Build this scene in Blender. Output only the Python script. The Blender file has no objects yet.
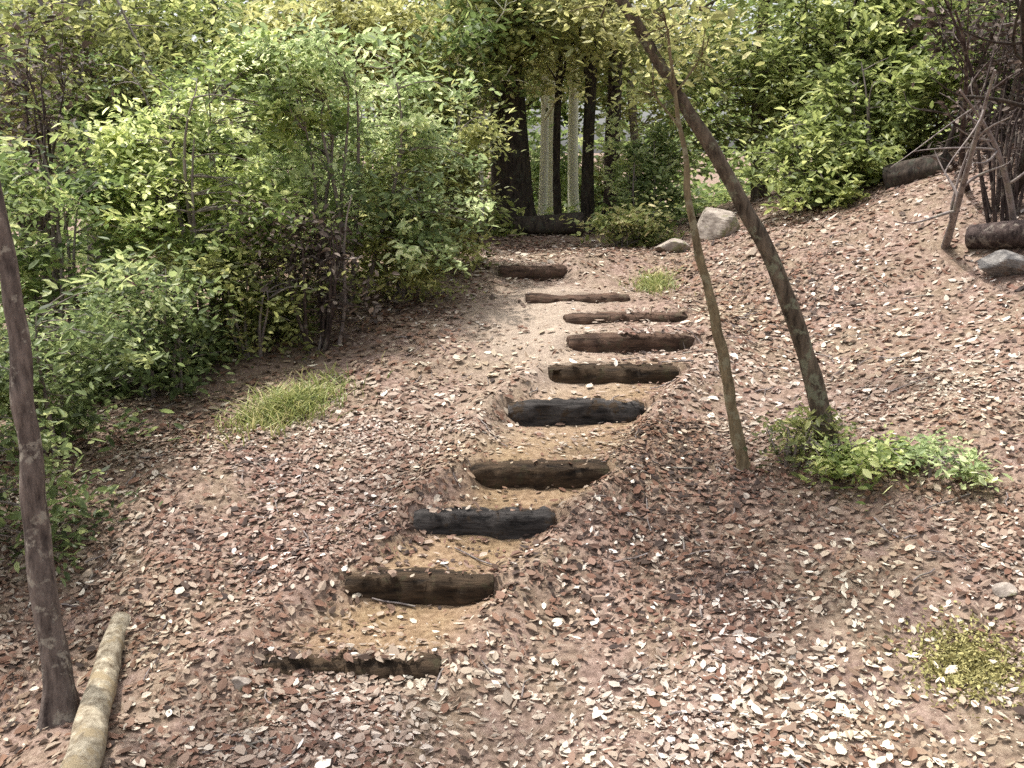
import bpy, math, random
import numpy as np
from mathutils import Vector

# ------------------------------------------------------------------ camera, world, sun, exposure
S = bpy.context.scene
COL = S.collection
rng = np.random.default_rng(7)
random.seed(7)
F_PX = 1000.0
PITCH = math.atan(0.204)
CZ = 2.05
cam_d = bpy.data.cameras.new("camera"); cam = bpy.data.objects.new("camera", cam_d); COL.objects.link(cam)
cam_d.sensor_width = 36.0; cam_d.lens = 36.0 * F_PX / 1024.0
cam_d.clip_start = 0.05; cam_d.clip_end = 2000
cam.location = (0, 0, CZ); cam.rotation_euler = (math.pi / 2 - PITCH, 0, 0)
S.camera = cam

SUN_EL, SUN_AZ = math.radians(67), math.radians(-55)      # azimuth clockwise from +Y: ahead and to the left
W = bpy.data.worlds.new("World"); S.world = W; W.use_nodes = True
wn = W.node_tree; wn.nodes.clear()
sky = wn.nodes.new("ShaderNodeTexSky"); sky.sky_type = 'NISHITA'; sky.sun_disc = False
sky.sun_elevation = SUN_EL; sky.sun_rotation = SUN_AZ; sky.dust_density = 6.0; sky.air_density = 1.0; sky.ozone_density = 0.6
hs = wn.nodes.new("ShaderNodeHueSaturation"); hs.inputs['Saturation'].default_value = 0.22
bg = wn.nodes.new("ShaderNodeBackground"); bg.inputs['Strength'].default_value = 0.15
wo = wn.nodes.new("ShaderNodeOutputWorld")
wn.links.new(sky.outputs[0], hs.inputs['Color']); wn.links.new(hs.outputs[0], bg.inputs[0]); wn.links.new(bg.outputs[0], wo.inputs[0])
sun_d = bpy.data.lights.new("sun", 'SUN'); sun = bpy.data.objects.new("sun", sun_d); COL.objects.link(sun)
sun_d.energy = 2.6; sun_d.angle = math.radians(1.5); sun_d.color = (1.0, 0.95, 0.87)
sd = Vector((math.sin(SUN_AZ) * math.cos(SUN_EL), math.cos(SUN_AZ) * math.cos(SUN_EL), math.sin(SUN_EL)))
sun.rotation_euler = sd.to_track_quat('Z', 'Y').to_euler(); sun.location = (-6, 4, 12)
S.view_settings.view_transform = 'Standard'; S.view_settings.look = 'None'
S.view_settings.gamma = 1.0; S.view_settings.use_curve_mapping = False
S.view_settings.exposure = 1.05
S.render.engine = 'CYCLES'
S.cycles.max_bounces = 9; S.cycles.diffuse_bounces = 7; S.cycles.transmission_bounces = 4
S.cycles.use_denoising = False

# ------------------------------------------------------------------ helpers
cp, sp = math.cos(PITCH), math.sin(PITCH)
def at(u, v, y):
    """world point seen at picture position u, v at a distance y along the ground"""
    a, b = (u - 512) / F_PX, (v - 384) / F_PX
    d = np.array([a, cp - b * sp, -sp - b * cp])
    return np.array([0, 0, CZ]) + d * (y / d[1])

def noise2(x, y, seed=0):
    """smooth value noise, arrays in, about -1..1"""
    x = np.asarray(x, float); y = np.asarray(y, float)
    xi = np.floor(x).astype(np.int64); yi = np.floor(y).astype(np.int64)
    fx, fy = x - xi, y - yi
    fx = fx * fx * (3 - 2 * fx); fy = fy * fy * (3 - 2 * fy)
    def h(i, j):
        n = (i * 374761393 + j * 668265263 + seed * 974711) & 0x7fffffff
        n = ((n ^ (n >> 13)) * 1274126177) & 0x7fffffff
        return ((n ^ (n >> 16)) & 0xffff) / 32767.5 - 1
    return (h(xi, yi) * (1 - fx) + h(xi + 1, yi) * fx) * (1 - fy) + (h(xi, yi + 1) * (1 - fx) + h(xi + 1, yi + 1) * fx) * fy

def sstep(a, b, x):
    t = np.clip((np.asarray(x, float) - a) / (b - a), 0, 1)
    return t * t * (3 - 2 * t)

# steps: left, right picture columns; distance; height of the top; riser height; turn
STEP = [  # uL, uR, y, ztop, rise, rotz
    (262, 432, 3.96, 0.03, 0.12, -0.05),
    (352, 484, 4.51, 0.18, 0.17, -0.07),
    (420, 548, 5.03, 0.33, 0.18, -0.02),
    (474, 604, 5.42, 0.47, 0.15, 0.00),
    (512, 642, 6.32, 0.63, 0.24, 0.05),
    (552, 676, 6.86, 0.78, 0.18, 0.06),
    (574, 694, 7.38, 0.92, 0.14, 0.17),
    (570, 692, 7.86, 1.02, 0.10, 0.16),
    (532, 624, 8.38, 1.12, 0.11, 0.04),
    (505, 560, 9.35, 1.27, 0.10, -0.03)]
steps = []
for (uL, uR, y, zt, ri, rz) in STEP:
    depth = y * cp + (CZ - zt) * sp
    xl, xr = (uL - 512) / F_PX * depth, (uR - 512) / F_PX * depth
    steps.append(dict(cx=(xl + xr) / 2, hw=(xr - xl) / 2 * (0.84 if y < 7 else 0.9), y=y, z=zt, rise=ri, rz=rz))
SY = np.array([s['y'] for s in steps]); SZ = np.array([s['z'] for s in steps])
SX = np.array([s['cx'] for s in steps]); SW = np.array([s['hw'] for s in steps])
BY = np.concatenate([[-60, -6, 0, 1.5, 2.4, 3.2, 3.7], SY + 0.12, [10.6, 12.5, 15, 20, 30, 60, 200, 1500]])
BZ = np.concatenate([[0.3, 0.4, 0.4, 0.1, -0.16, -0.17, -0.11], SZ - 0.05, [1.33, 1.40, 1.38, 0.9, 0.4, 0.8, 6, 40]])

def ground(x, y):
    x = np.asarray(x, float); y = np.asarray(y, float)
    base = sum(np.interp(y + o, BY, BZ) for o in (-0.3, -0.15, 0, 0.15, 0.3)) / 5
    cx = np.interp(y, np.concatenate([[-10, 2.5], SY, [12, 16]]), np.concatenate([[-1.6, -1.2], SX, [0.35, 0.4]]))
    s = np.maximum(0, x - (cx + 0.95) - 0.25 * sstep(4, 6, y))
    s = s * s / (s + 0.6)
    rate = np.interp(y, [0, 3.2, 4.5, 6, 8, 11, 16, 30], [0.0, 0.02, 0.16, 0.33, 0.42, 0.42, 0.25, 0.05])
    bank = rate * np.minimum(s, 9)
    l = np.maximum(0, (cx - 1.1) - x); l = l * l / (l + 1.0)
    left = -np.interp(y, [0, 3, 5, 9, 14], [0.02, 0.05, 0.04, 0.10, 0.12]) * np.minimum(l, 10)
    und = 0.05 * noise2(x * 0.9, y * 0.9, 3) + 0.025 * noise2(x * 2.3, y * 2.3, 5)
    z = base + bank + left
    # low shelf of earth under the tree at the right
    z = z + 0.07 * np.exp(-(((x - 2.0) / 0.8) ** 2 + ((y - 5.55) / 0.45) ** 2))
    near = np.exp(-((x + 2.15) / 0.45) ** 2) * sstep(4.6, 3.6, y)
    z = z - 0.10 * near
    # terraces behind the timbers
    k = np.clip(np.searchsorted(SY + 0.075, y), 0, len(SY))
    kk = np.maximum(k - 1, 0)
    nxt = np.append(SY[1:], 10.6)
    fr = np.clip((y - SY[kk]) / (nxt[kk] - SY[kk]), 0, 1)
    ter = np.where(k > 0, SZ[kk] - 0.012 + 0.03 * fr, base)
    hw = np.interp(y, SY, SW)
    dx = np.abs(x - np.interp(y, SY, SX)) - hw + 0.05 * noise2(x * 3, y * 3, 9)
    z = z + 0.075 * np.exp(-((dx - 0.20) / 0.20) ** 2) * sstep(3.75, 4.0, y) * (1 - sstep(9.6, 10.4, y)) * (1 - 0.75 * sstep(6.7, 7.2, y) * (x < np.interp(y, SY, SX))) * (0.8 + 0.4 * noise2(x * 2, y * 2.6, 8))
    m = 1 - sstep(-0.07, 0.24, dx)
    m = m * sstep(3.8, 3.95, y) * (1 - sstep(9.9, 10.6, y))
    fine = 0.012 * noise2(x * 7, y * 7, 11) + 0.006 * noise2(x * 17, y * 17, 12)
    return z * (1 - m) + ter * m + und * (1 - 0.85 * m) + fine * (1 - 0.3 * m) + 0.02 * m * noise2(x * 2.2, y * 3, 14)

def gz(x, y): return float(ground(np.array([x]), np.array([y]))[0])
def on_ground(u, v):
    """march the sight line through picture position u, v down to the ground"""
    for y in np.arange(2.5, 40, 0.02):
        p = at(u, v, y)
        if p[2] <= gz(p[0], y): return p
    return at(u, v, 40)

class MB:
    """collects vertices, triangles and quads with a per-face value, links them as ONE mesh"""
    def __init__(s): s.v = []; s.f = []; s.a = []; s.n = 0; s.at = []
    def add(s, v, faces, val=None):
        v = np.asarray(v, float).reshape(-1, 3); faces = np.asarray(faces, int)
        s.v.append(v); s.f.append(faces + s.n); s.n += len(v)
        s.a.append(np.full(len(faces), 0.5) if val is None else np.broadcast_to(np.asarray(val, float), (len(faces),)))
    def tube(s, pts, rad, sides=8, rough=0.0, cap=True, val=None, flute=0.0):
        pts = np.asarray(pts, float); n = len(pts); rad = np.broadcast_to(np.asarray(rad, float), (n,))
        tan = np.gradient(pts, axis=0); tan /= np.linalg.norm(tan, axis=1)[:, None] + 1e-9
        ref = np.array([1.0, 0, 0]) if abs(tan[:, 0]).mean() < 0.7 else np.array([0, 0, 1.0])
        a = np.cross(tan, ref); a /= np.linalg.norm(a, axis=1)[:, None] + 1e-9
        b = np.cross(tan, a)
        th = np.linspace(0, 2 * np.pi, sides, endpoint=False)
        ph = rng.random() * 6.28
        r = rad[:, None] * (1 + rough * rng.normal(size=(n, sides)) + flute * np.cos(3 * th + ph)[None] + 0.5 * flute * np.cos(5 * th + 2 * ph)[None])
        ring = pts[:, None] + r[..., None] * (np.cos(th)[None, :, None] * a[:, None] + np.sin(th)[None, :, None] * b[:, None])
        i = np.arange(n - 1)[:, None] * sides; j = np.arange(sides)[None]; j2 = (j + 1) % sides
        q = np.stack([i + j, i + j2, i + sides + j2, i + sides + j], -1).reshape(-1, 4)
        s.add(ring.reshape(-1, 3), q, val)
        if cap:
            for row, c, flip in ((0, pts[0], True), (n - 1, pts[-1], False)):
                k = np.arange(sides); k2 = (k + 1) % sides
                f = np.stack([k, k2, np.full(sides, sides)], -1)
                if flip: f = f[:, ::-1]
                s.add(np.vstack([ring[row], c[None]]), f, val)
    def bark(s, pts, rad, sides=22, rings=120, depth=0.10, lobes=0.7):
        """a trunk with furrowed bark, slow swellings and root flare"""
        pts = np.asarray(pts, float); n0 = len(pts); t0 = np.linspace(0, 1, n0); t = np.linspace(0, 1, rings)
        P = np.stack([np.interp(t, t0, pts[:, c]) for c in range(3)], -1)
        for _ in range(6): P[1:-1] = (P[:-2] + 2 * P[1:-1] + P[2:]) / 4
        R = np.interp(t, t0, np.broadcast_to(rad, (n0,)))
        sd_ = int(rng.integers(0, 9999)); Ls = np.concatenate([[0], np.cumsum(np.linalg.norm(np.diff(P, axis=0), axis=1))])
        tan = np.gradient(P, axis=0); tan /= np.linalg.norm(tan, axis=1)[:, None]
        a = np.cross(tan, np.array([0, 1.0, 0.05])); a /= np.linalg.norm(a, axis=1)[:, None]; b = np.cross(tan, a)
        th = np.linspace(0, 2 * np.pi, sides, endpoint=False)
        TH = np.broadcast_to(th[None], (rings, sides)); LL = np.broadcast_to(Ls[:, None], (rings, sides)); rm = R.mean()
        u, v = np.cos(TH), np.sin(TH)
        f = noise2(u * 4 + LL * 1.3 / rm * 0.1, v * 4 + 37 + LL * 0.9 / rm * 0.1, sd_) * 0.9 + 0.6 * noise2(u * 2 + LL / rm * 0.25, v * 2 - LL / rm * 0.2, sd_ + 1)
        f = f + 0.8 * noise2(LL / rm * 0.16, np.zeros_like(LL) + 3, sd_ + 2)
        fl = lobes * np.exp(-LL / (3.0 * rm)) * (0.5 + 0.5 * np.cos(4 * TH + sd_))
        r = R[:, None] * (1 + depth * f + fl)
        ring = P[:, None] + r[..., None] * (u[..., None] * a[:, None] + v[..., None] * b[:, None])
        i = np.arange(rings - 1)[:, None] * sides; j = np.arange(sides)[None]; j2 = (j + 1) % sides
        s.add(ring.reshape(-1, 3), np.stack([i + j, i + j2, i + sides + j2, i + sides + j], -1).reshape(-1, 4))
    def build(s, name, mat, parent=None, smooth=True, origin=None, mat2=None, split=None):
        V = np.vstack(s.v)
        o0 = np.array(parent.location) if parent is not None else (np.array(origin) if origin is not None else np.zeros(3))
        V = V - o0
        me = bpy.data.meshes.new(name)
        me.vertices.add(len(V)); me.vertices.foreach_set("co", V.astype(np.float32).ravel())
        tot = np.concatenate([np.full(len(f), f.shape[1]) for f in s.f]); idx = np.concatenate([f.ravel() for f in s.f])
        me.loops.add(len(idx)); me.loops.foreach_set("vertex_index", idx.astype(np.int32))
        me.polygons.add(len(tot))
        start = np.concatenate([[0], np.cumsum(tot)[:-1]])
        me.polygons.foreach_set("loop_start", start.astype(np.int32))
        try: me.polygons.foreach_set("loop_total", tot.astype(np.int32))
        except Exception: pass
        me.polygons.foreach_set("use_smooth", np.full(len(tot), smooth))
        att = me.attributes.new("tone", 'FLOAT', 'FACE'); att.data.foreach_set("value", np.concatenate(s.a).astype(np.float32))
        me.update(calc_edges=True); me.validate()
        me.materials.append(mat)
        if mat2 is not None:
            me.materials.append(mat2); mi = np.zeros(len(tot), np.int32); mi[:split] = 1
            me.polygons.foreach_set("material_index", mi)
        o = bpy.data.objects.new(name, me); COL.objects.link(o)
        if parent is not None: o.parent = parent
        elif origin is not None: o.location = origin
        return o

def tag(o, label=None, cat=None, group=None, kind=None):
    if label: o['label'] = label
    if cat: o['category'] = cat
    if group: o['group'] = group
    if kind: o['kind'] = kind
    return o
def thing(name, loc, label, cat, group=None):
    o = bpy.data.objects.new(name, None); COL.objects.link(o); o.location = [float(c) for c in loc]
    o.empty_display_size = 0.1
    o['label'] = label; o['category'] = cat
    if group: o['group'] = group
    # parts are built right away, so the parent transform must be known
    return o

# ------------------------------------------------------------------ materials
def hexc(r, g, b):
    f = lambda c: ((c / 255 + 0.055) / 1.055) ** 2.4 if c > 10 else c / 255 / 12.92
    return (f(r), f(g), f(b), 1)
def nodes(name):
    m = bpy.data.materials.new(name); m.use_nodes = True
    nt = m.node_tree; b = nt.nodes['Principled BSDF']; return m, nt, b
def ramp(nt, stops, interp='LINEAR'):
    r = nt.nodes.new("ShaderNodeValToRGB"); r.color_ramp.interpolation = interp
    e = r.color_ramp.elements
    while len(e) < len(stops): e.new(0.5)
    for el, (p, c) in zip(e, stops): el.position = p; el.color = c if len(c) == 4 else (*c, 1)
    return r
def leaf_mat(name, cols, transl=0.5, rough=0.5, desat=0.25, gain=1.5, tint=False):
    def soft(c):
        l = 0.3 * c[0] + 0.6 * c[1] + 0.1 * c[2]
        return tuple((v * (1 - desat) + l * desat * w) * gain for v, w in zip(c[:3], (1.06, 1.0, 0.84))) + (1,)
    cols = [soft(c) for c in cols]
    m, nt, b = nodes(name)
    a = nt.nodes.new("ShaderNodeAttribute"); a.attribute_name = "tone"
    r = ramp(nt, [(i / (len(cols) - 1), c) for i, c in enumerate(cols)])
    nt.links.new(a.outputs['Fac'], r.inputs[0])
    if tint:                                                 # leaves of different kinds lie in drifts
        tc = nt.nodes.new("ShaderNodeTexCoord"); nz = nt.nodes.new("ShaderNodeTexNoise"); nz.inputs['Scale'].default_value = 0.9; nz.inputs['Detail'].default_value = 4
        nt.links.new(tc.outputs['Object'], nz.inputs[0])
        tr = ramp(nt, [(0.34, (1.0, 0.96, 1.0, 1)), (0.5, (1.0, 0.99, 0.96, 1)), (0.66, (1.0, 0.98, 0.86, 1))]); nt.links.new(nz.outputs[0], tr.inputs[0])
        mu = nt.nodes.new("ShaderNodeMix"); mu.data_type = 'RGBA'; mu.blend_type = 'MULTIPLY'; mu.inputs[0].default_value = 1
        nt.links.new(r.outputs[0], mu.inputs[6]); nt.links.new(tr.outputs[0], mu.inputs[7]); r_out = mu.outputs[2]
    else: r_out = r.outputs[0]
    nt.links.new(r_out, b.inputs['Base Color'])
    b.inputs['Roughness'].default_value = rough
    b.inputs['Specular IOR Level'].default_value = 0.35
    if transl:
        t = nt.nodes.new("ShaderNodeBsdfTranslucent"); mx = nt.nodes.new("ShaderNodeMixShader")
        h = nt.nodes.new("ShaderNodeHueSaturation"); h.inputs['Value'].default_value = 1.25; h.inputs['Hue'].default_value = 0.49
        nt.links.new(r_out, h.inputs['Color']); nt.links.new(h.outputs[0], t.inputs[0])
        mx.inputs[0].default_value = transl
        nt.links.new(b.outputs[0], mx.inputs[1]); nt.links.new(t.outputs[0], mx.inputs[2])
        nt.links.new(mx.outputs[0], nt.nodes['Material Output'].inputs[0])
    return m
def bark_mat(name, c1, c2, c3, scale=9, stretch=0.25, bump=0.5, along_x=False):
    m, nt, b = nodes(name)
    tc = nt.nodes.new("ShaderNodeTexCoord"); mp = nt.nodes.new("ShaderNodeMapping")
    mp.inputs['Scale'].default_value = (0.16, 1, 1) if along_x else (1, 1, stretch)
    nt.links.new(tc.outputs['Object'], mp.inputs[0])
    n = nt.nodes.new("ShaderNodeTexNoise"); n.inputs['Scale'].default_value = scale * 3; n.inputs['Detail'].default_value = 7; n.inputs['Roughness'].default_value = 0.65
    n2 = nt.nodes.new("ShaderNodeTexNoise"); n2.inputs['Scale'].default_value = scale * 1.1; n2.inputs['Detail'].default_value = 8; n2.inputs['Roughness'].default_value = 0.7
    nt.links.new(mp.outputs[0], n.inputs[0]); nt.links.new(tc.outputs['Object'], n2.inputs[0])
    r = ramp(nt, [(0.34, c1), (0.66, c2)]); nt.links.new(n.outputs[0], r.inputs[0])
    r2 = ramp(nt, [(0.54, (0, 0, 0, 1)), (0.60, (1, 1, 1, 1))]); nt.links.new(n2.outputs[0], r2.inputs[0])
    mx = nt.nodes.new("ShaderNodeMix"); mx.data_type = 'RGBA'
    nt.links.new(r2.outputs[0], mx.inputs[0]); nt.links.new(r.outputs[0], mx.inputs[6]); mx.inputs[7].default_value = c3
    nt.links.new(mx.outputs[2], b.inputs['Base Color']); b.inputs['Roughness'].default_value = 0.9
    b.inputs['Specular IOR Level'].default_value = 0.15
    bp = nt.nodes.new("ShaderNodeBump"); bp.inputs['Strength'].default_value = bump; bp.inputs['Distance'].default_value = 0.02
    nt.links.new(n.outputs[0], bp.inputs['Height']); nt.links.new(bp.outputs[0], b.inputs['Normal'])
    return m

M = {}
M['bright'] = leaf_mat("bright_leaves", [hexc(58, 76, 30), hexc(96, 118, 48), hexc(128, 146, 72), hexc(160, 172, 96), hexc(196, 204, 140)])
M['mid'] = leaf_mat("mid_leaves", [hexc(44, 60, 28), hexc(74, 96, 42), hexc(100, 122, 58), hexc(138, 146, 84)], gain=1.85)
M['dark'] = leaf_mat("deep_leaves", [hexc(44, 56, 30), hexc(68, 86, 44), hexc(94, 112, 60), hexc(130, 140, 86)], gain=1.9)
M['olive'] = leaf_mat("olive_leaves", [hexc(56, 62, 28), hexc(92, 102, 46), hexc(124, 132, 64), hexc(168, 170, 100)])
M['yellow'] = leaf_mat("yellow_leaves", [hexc(82, 86, 42), hexc(120, 124, 62), hexc(152, 154, 88), hexc(192, 192, 134)])
M['pale'] = leaf_mat("pale_leaves", [hexc(76, 96, 56), hexc(112, 134, 80), hexc(146, 164, 108), hexc(192, 200, 152)])
M['green'] = leaf_mat("green_leaves", [hexc(56, 68, 28), hexc(92, 110, 46), hexc(124, 138, 66), hexc(160, 168, 98)])
M['dry'] = leaf_mat("dry_leaves", [hexc(52, 42, 38), hexc(80, 66, 58), hexc(104, 88, 80), hexc(140, 124, 112)], 0.15, 0.8, 0.25, 0.9)
M['litter'] = leaf_mat("fallen_leaves", [hexc(58, 42, 37), hexc(90, 68, 56), hexc(130, 86, 66), hexc(144, 114, 98), hexc(160, 138, 122), hexc(172, 154, 140), hexc(202, 190, 178), hexc(232, 226, 220)], 0.08, 0.8, 0.28, 0.86, tint=True)
M['grass'] = leaf_mat("grass_blades", [hexc(62, 76, 30), hexc(100, 116, 48), hexc(138, 142, 76), hexc(176, 164, 116)], 0.3, 0.55)
M['moss'] = leaf_mat("moss_fronds", [hexc(92, 90, 46), hexc(126, 120, 62), hexc(156, 148, 88)], 0.1, 0.9)
M['bark'] = bark_mat("brown_bark", hexc(46, 40, 34), hexc(114, 102, 88), hexc(116, 116, 98), bump=1.0)
M['bark_dark'] = bark_mat("dark_bark", hexc(32, 28, 26), hexc(78, 69, 62), hexc(66, 66, 58))
M['bark_purple'] = bark_mat("purple_brown_bark", hexc(38, 31, 31), hexc(90, 78, 74), hexc(118, 110, 102), bump=1.0)
M['bark_yellow'] = bark_mat("yellow_brown_bark", hexc(82, 72, 56), hexc(138, 124, 98), hexc(132, 126, 104), bump=1.0)
M['bark_left'] = bark_mat("grey_brown_bark", hexc(56, 49, 47), hexc(126, 114, 107), hexc(148, 141, 130), bump=1.0)
M['bark_pale'] = bark_mat("pale_bark", hexc(214, 212, 194), hexc(238, 236, 222), hexc(226, 226, 206), scale=2, bump=0.1)
M['bark_grey'] = bark_mat("grey_bark", hexc(88, 80, 78), hexc(150, 140, 136), hexc(128, 122, 112))
M['bare'] = bark_mat("bare_weathered_wood", hexc(96, 84, 68), hexc(178, 168, 148), hexc(140, 126, 102), scale=7, stretch=1, bump=0.4)
M['timber'] = bark_mat("weathered_timber", hexc(20, 16, 13), hexc(76, 62, 48), hexc(58, 52, 38), scale=8, stretch=1, bump=1.0, along_x=True)
M['timber_grey'] = bark_mat("grey_timber", hexc(20, 19, 19), hexc(76, 72, 70), hexc(56, 46, 36), scale=8, stretch=1, bump=1.0, along_x=True)
M['timber_red'] = bark_mat("red_brown_timber", hexc(34, 26, 22), hexc(98, 78, 66), hexc(76, 66, 54), scale=8, stretch=1, bump=1.0, along_x=True)
M['rock'] = bark_mat("pale_rock", hexc(112, 102, 94), hexc(176, 166, 156), hexc(120, 118, 92), scale=3, stretch=1, bump=0.5)
M['rock_grey'] = bark_mat("grey_rock", hexc(78, 76, 76), hexc(140, 136, 132), hexc(112, 98, 88), scale=5, stretch=1, bump=0.6)

def ground_mat():
    m, nt, b = nodes("woodland_soil")
    tc = nt.nodes.new("ShaderNodeTexCoord")
    def nz(scale, det=5, ro=0.6):
        n = nt.nodes.new("ShaderNodeTexNoise"); n.inputs['Scale'].default_value = scale; n.inputs['Detail'].default_value = det; n.inputs['Roughness'].default_value = ro
        nt.links.new(tc.outputs['Object'], n.inputs[0]); return n
    def mix(fac, a, c, blend='MIX'):
        x = nt.nodes.new("ShaderNodeMix"); x.data_type = 'RGBA'; x.blend_type = blend
        if hasattr(fac, 'links') or hasattr(fac, 'node'): nt.links.new(fac, x.inputs[0])
        else: x.inputs[0].default_value = fac
        for k, q in ((6, a), (7, c)):
            if isinstance(q, tuple): x.inputs[k].default_value = q
            else: nt.links.new(q, x.inputs[k])
        return x.outputs[2]
    n1 = nz(26, 8, 0.7); n2 = nz(1.3, 3); n3 = nz(70, 6, 0.7); n4 = nz(3.5, 4)
    r1 = ramp(nt, [(0.30, hexc(82, 67, 60)), (0.5, hexc(128, 108, 98)), (0.7, hexc(160, 140, 129))]); nt.links.new(n1.outputs[0], r1.inputs[0])
    r1b = ramp(nt, [(0.30, hexc(76, 64, 53)), (0.5, hexc(122, 106, 91)), (0.7, hexc(152, 138, 121))]); nt.links.new(n1.outputs[0], r1b.inputs[0])
    f2 = ramp(nt, [(0.4, (0, 0, 0, 1)), (0.62, (1, 1, 1, 1))]); nt.links.new(n4.outputs[0], f2.inputs[0])
    c = mix(f2.outputs[0], r1.outputs[0], r1b.outputs[0])
    a = nt.nodes.new("ShaderNodeAttribute"); a.attribute_name = "tread"
    rt = ramp(nt, [(0.3, hexc(96, 78, 56)), (0.5, hexc(126, 104, 74)), (0.72, hexc(152, 132, 100))]); nt.links.new(n1.outputs[0], rt.inputs[0])
    c = mix(a.outputs['Fac'], c, rt.outputs[0])
    a2 = nt.nodes.new("ShaderNodeAttribute"); a2.attribute_name = "bare"
    rb = ramp(nt, [(0.3, hexc(132, 118, 106)), (0.7, hexc(166, 152, 138))]); nt.links.new(n1.outputs[0], rb.inputs[0])
    c = mix(a2.outputs['Fac'], c, rb.outputs[0])
    sp_ = ramp(nt, [(0.66, (0, 0, 0, 1)), (0.72, (1, 1, 1, 1))]); nt.links.new(n3.outputs[0], sp_.inputs[0])
    c = mix(sp_.outputs[0], c, hexc(186, 168, 148))
    nt.links.new(c, b.inputs['Base Color']); b.inputs['Roughness'].default_value = 0.95; b.inputs['Specular IOR Level'].default_value = 0.1
    bp = nt.nodes.new("ShaderNodeBump"); bp.inputs['Strength'].default_value = 0.7; bp.inputs['Distance'].default_value = 0.02
    nt.links.new(n1.outputs[0], bp.inputs['Height']); nt.links.new(bp.outputs[0], b.inputs['Normal'])
    return m
M['ground'] = ground_mat()

# ------------------------------------------------------------------ ground sheet
def axis(lo, a, b, hi, st):
    mid = np.arange(a, b, st)
    def grow(start, end, sgn):
        out = []; p = start; d = st
        while (p - end) * sgn < 0: d *= 1.14; p += sgn * d; out.append(p)
        return out
    return np.array(grow(a, lo, -1)[::-1] + list(mid) + grow(b, hi, 1))
gx = axis(-900, -3.2, 4.2, 900, 0.035); gy = axis(-60, 3.0, 10.4, 1400, 0.03)
X, Y = np.meshgrid(gx, gy); Z = ground(X.ravel(), Y.ravel()).reshape(X.shape)
nx, ny = len(gx), len(gy)
i, j = np.meshgrid(np.arange(nx - 1), np.arange(ny - 1)); k = (j * nx + i).ravel()
gm = MB(); gm.add(np.stack([X.ravel(), Y.ravel(), Z.ravel()], -1), np.stack([k, k + 1, k + nx + 1, k + nx], -1))
g = gm.build("ground", M['ground']); tag(g, kind='structure')
def tread_mask(x, y):
    hw = np.interp(y, SY, SW); cx = np.interp(y, SY, SX)
    return (1 - sstep(-0.12, 0.22, np.abs(x - cx) - hw + 0.06 * noise2(x * 5, y * 5, 31))) * sstep(3.95, 4.1, y) * (1 - sstep(6.6, 7.4, y))
def bare_mask(x, y):
    p = on_bare
    return np.exp(-(((x - p[0] + 0.16 * noise2(x * 3, y * 3, 41) + 0.07 * noise2(x * 9, y * 9, 42)) / 0.56) ** 2 + ((y - p[1] + 0.3 * noise2(x * 3, y * 2, 43)) / 1.5) ** 2) ** 1.3)
on_bare = at(538, 318, 7.9)
ta = g.data.attributes.new("tread", 'FLOAT', 'POINT'); ta.data.foreach_set("value", (0.62 * tread_mask(X.ravel(), Y.ravel())).astype(np.float32))
tb = g.data.attributes.new("bare", 'FLOAT', 'POINT'); tb.data.foreach_set("value", (0.95 * bare_mask(X.ravel(), Y.ravel())).astype(np.float32))

# ------------------------------------------------------------------ timber steps
def timber(s, name, mat, label, part_lbl=None):
    mb = MB()
    L, H, D = s['hw'] + 0.09, s['rise'] + 0.07, 0.13
    n = 44
    # rounded section of the log: flattened top, bulging face
    sec = [(-D * .40, -H), (-D * .5, -H * .75), (-D * .52, -H * .4), (-D * .47, -H * .14), (-D * .34, -.022), (-D * .1, -.004), (D * .2, -.006), (D * .45, -.02), (D * .5, -H * .3), (D * .45, -H)]
    sec = np.array(sec); m = len(sec)
    c, sn = math.cos(s['rz']), math.sin(s['rz'])
    V = []
    sag = rng.normal() * 0.012
    seed = int(rng.integers(0, 999))
    for t in np.linspace(-1, 1, n):
        x = t * L
        end = 1 - 0.22 * max(0, (abs(t) - 0.86) / 0.14) ** 2
        ox = noise2(np.array([t * 5.0]), np.array([0.0]), seed)[0] * 0.022
        for q, (yy, zz) in enumerate(sec):
            jit = noise2(np.array([t * 7.0]), np.array([q * 1.7]), seed + 1)[0] * 0.013
            lx, ly, lz = x + rng.normal() * 0.002, yy * end + ox + jit + 0.06, zz * (end if zz > -H * .5 else 1) + sag * (1 - t * t) + jit - (1 - end) * 0.06
            V.append((s['cx'] + lx * c - ly * sn, s['y'] + lx * sn + ly * c, s['z'] + lz))
    V = np.array(V).reshape(n, m, 3)
    F = []
    for a in range(n - 1):
        for q in range(m):
            q2 = (q + 1) % m; F.append((a * m + q, (a + 1) * m + q, (a + 1) * m + q2, a * m + q2))
    mb.add(V.reshape(-1, 3), F)
    for a, flip in ((0, False), (n - 1, True)):
        cen = V[a].mean(0); ff = [(q, (q + 1) % m, m) if not flip else ((q + 1) % m, q, m) for q in range(m)]
        mb.add(np.vstack([V[a], cen[None]]), ff)
    o = mb.build(name, mat, origin=(s['cx'], s['y'], s['z'] - H))
    return tag(o, label, "step", "timber steps set into the path")
lbl = ["lowest timber step, thin dark edge almost buried at foot of the path",
       "second timber step from the bottom of the path, broad brown face",
       "third timber step from the bottom, dark face with mossy right end",
       "fourth timber step from the bottom, brown face below the blackest step",
       "blackest and tallest timber step, midway up the path",
       "dark brown timber step just above the tall blackest step",
       "seventh timber step from the bottom, reddish, tilted up towards the right",
       "thin reddish timber step right of the bare pale soil, third from the top",
       "short dark timber step above the bare pale soil, second from the top",
       "topmost short reddish timber step below the dark tree trunks"]
mt = ['timber', 'timber', 'timber_grey', 'timber', 'timber_grey', 'timber', 'timber_red', 'timber_red', 'timber_red', 'timber_red']
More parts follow.
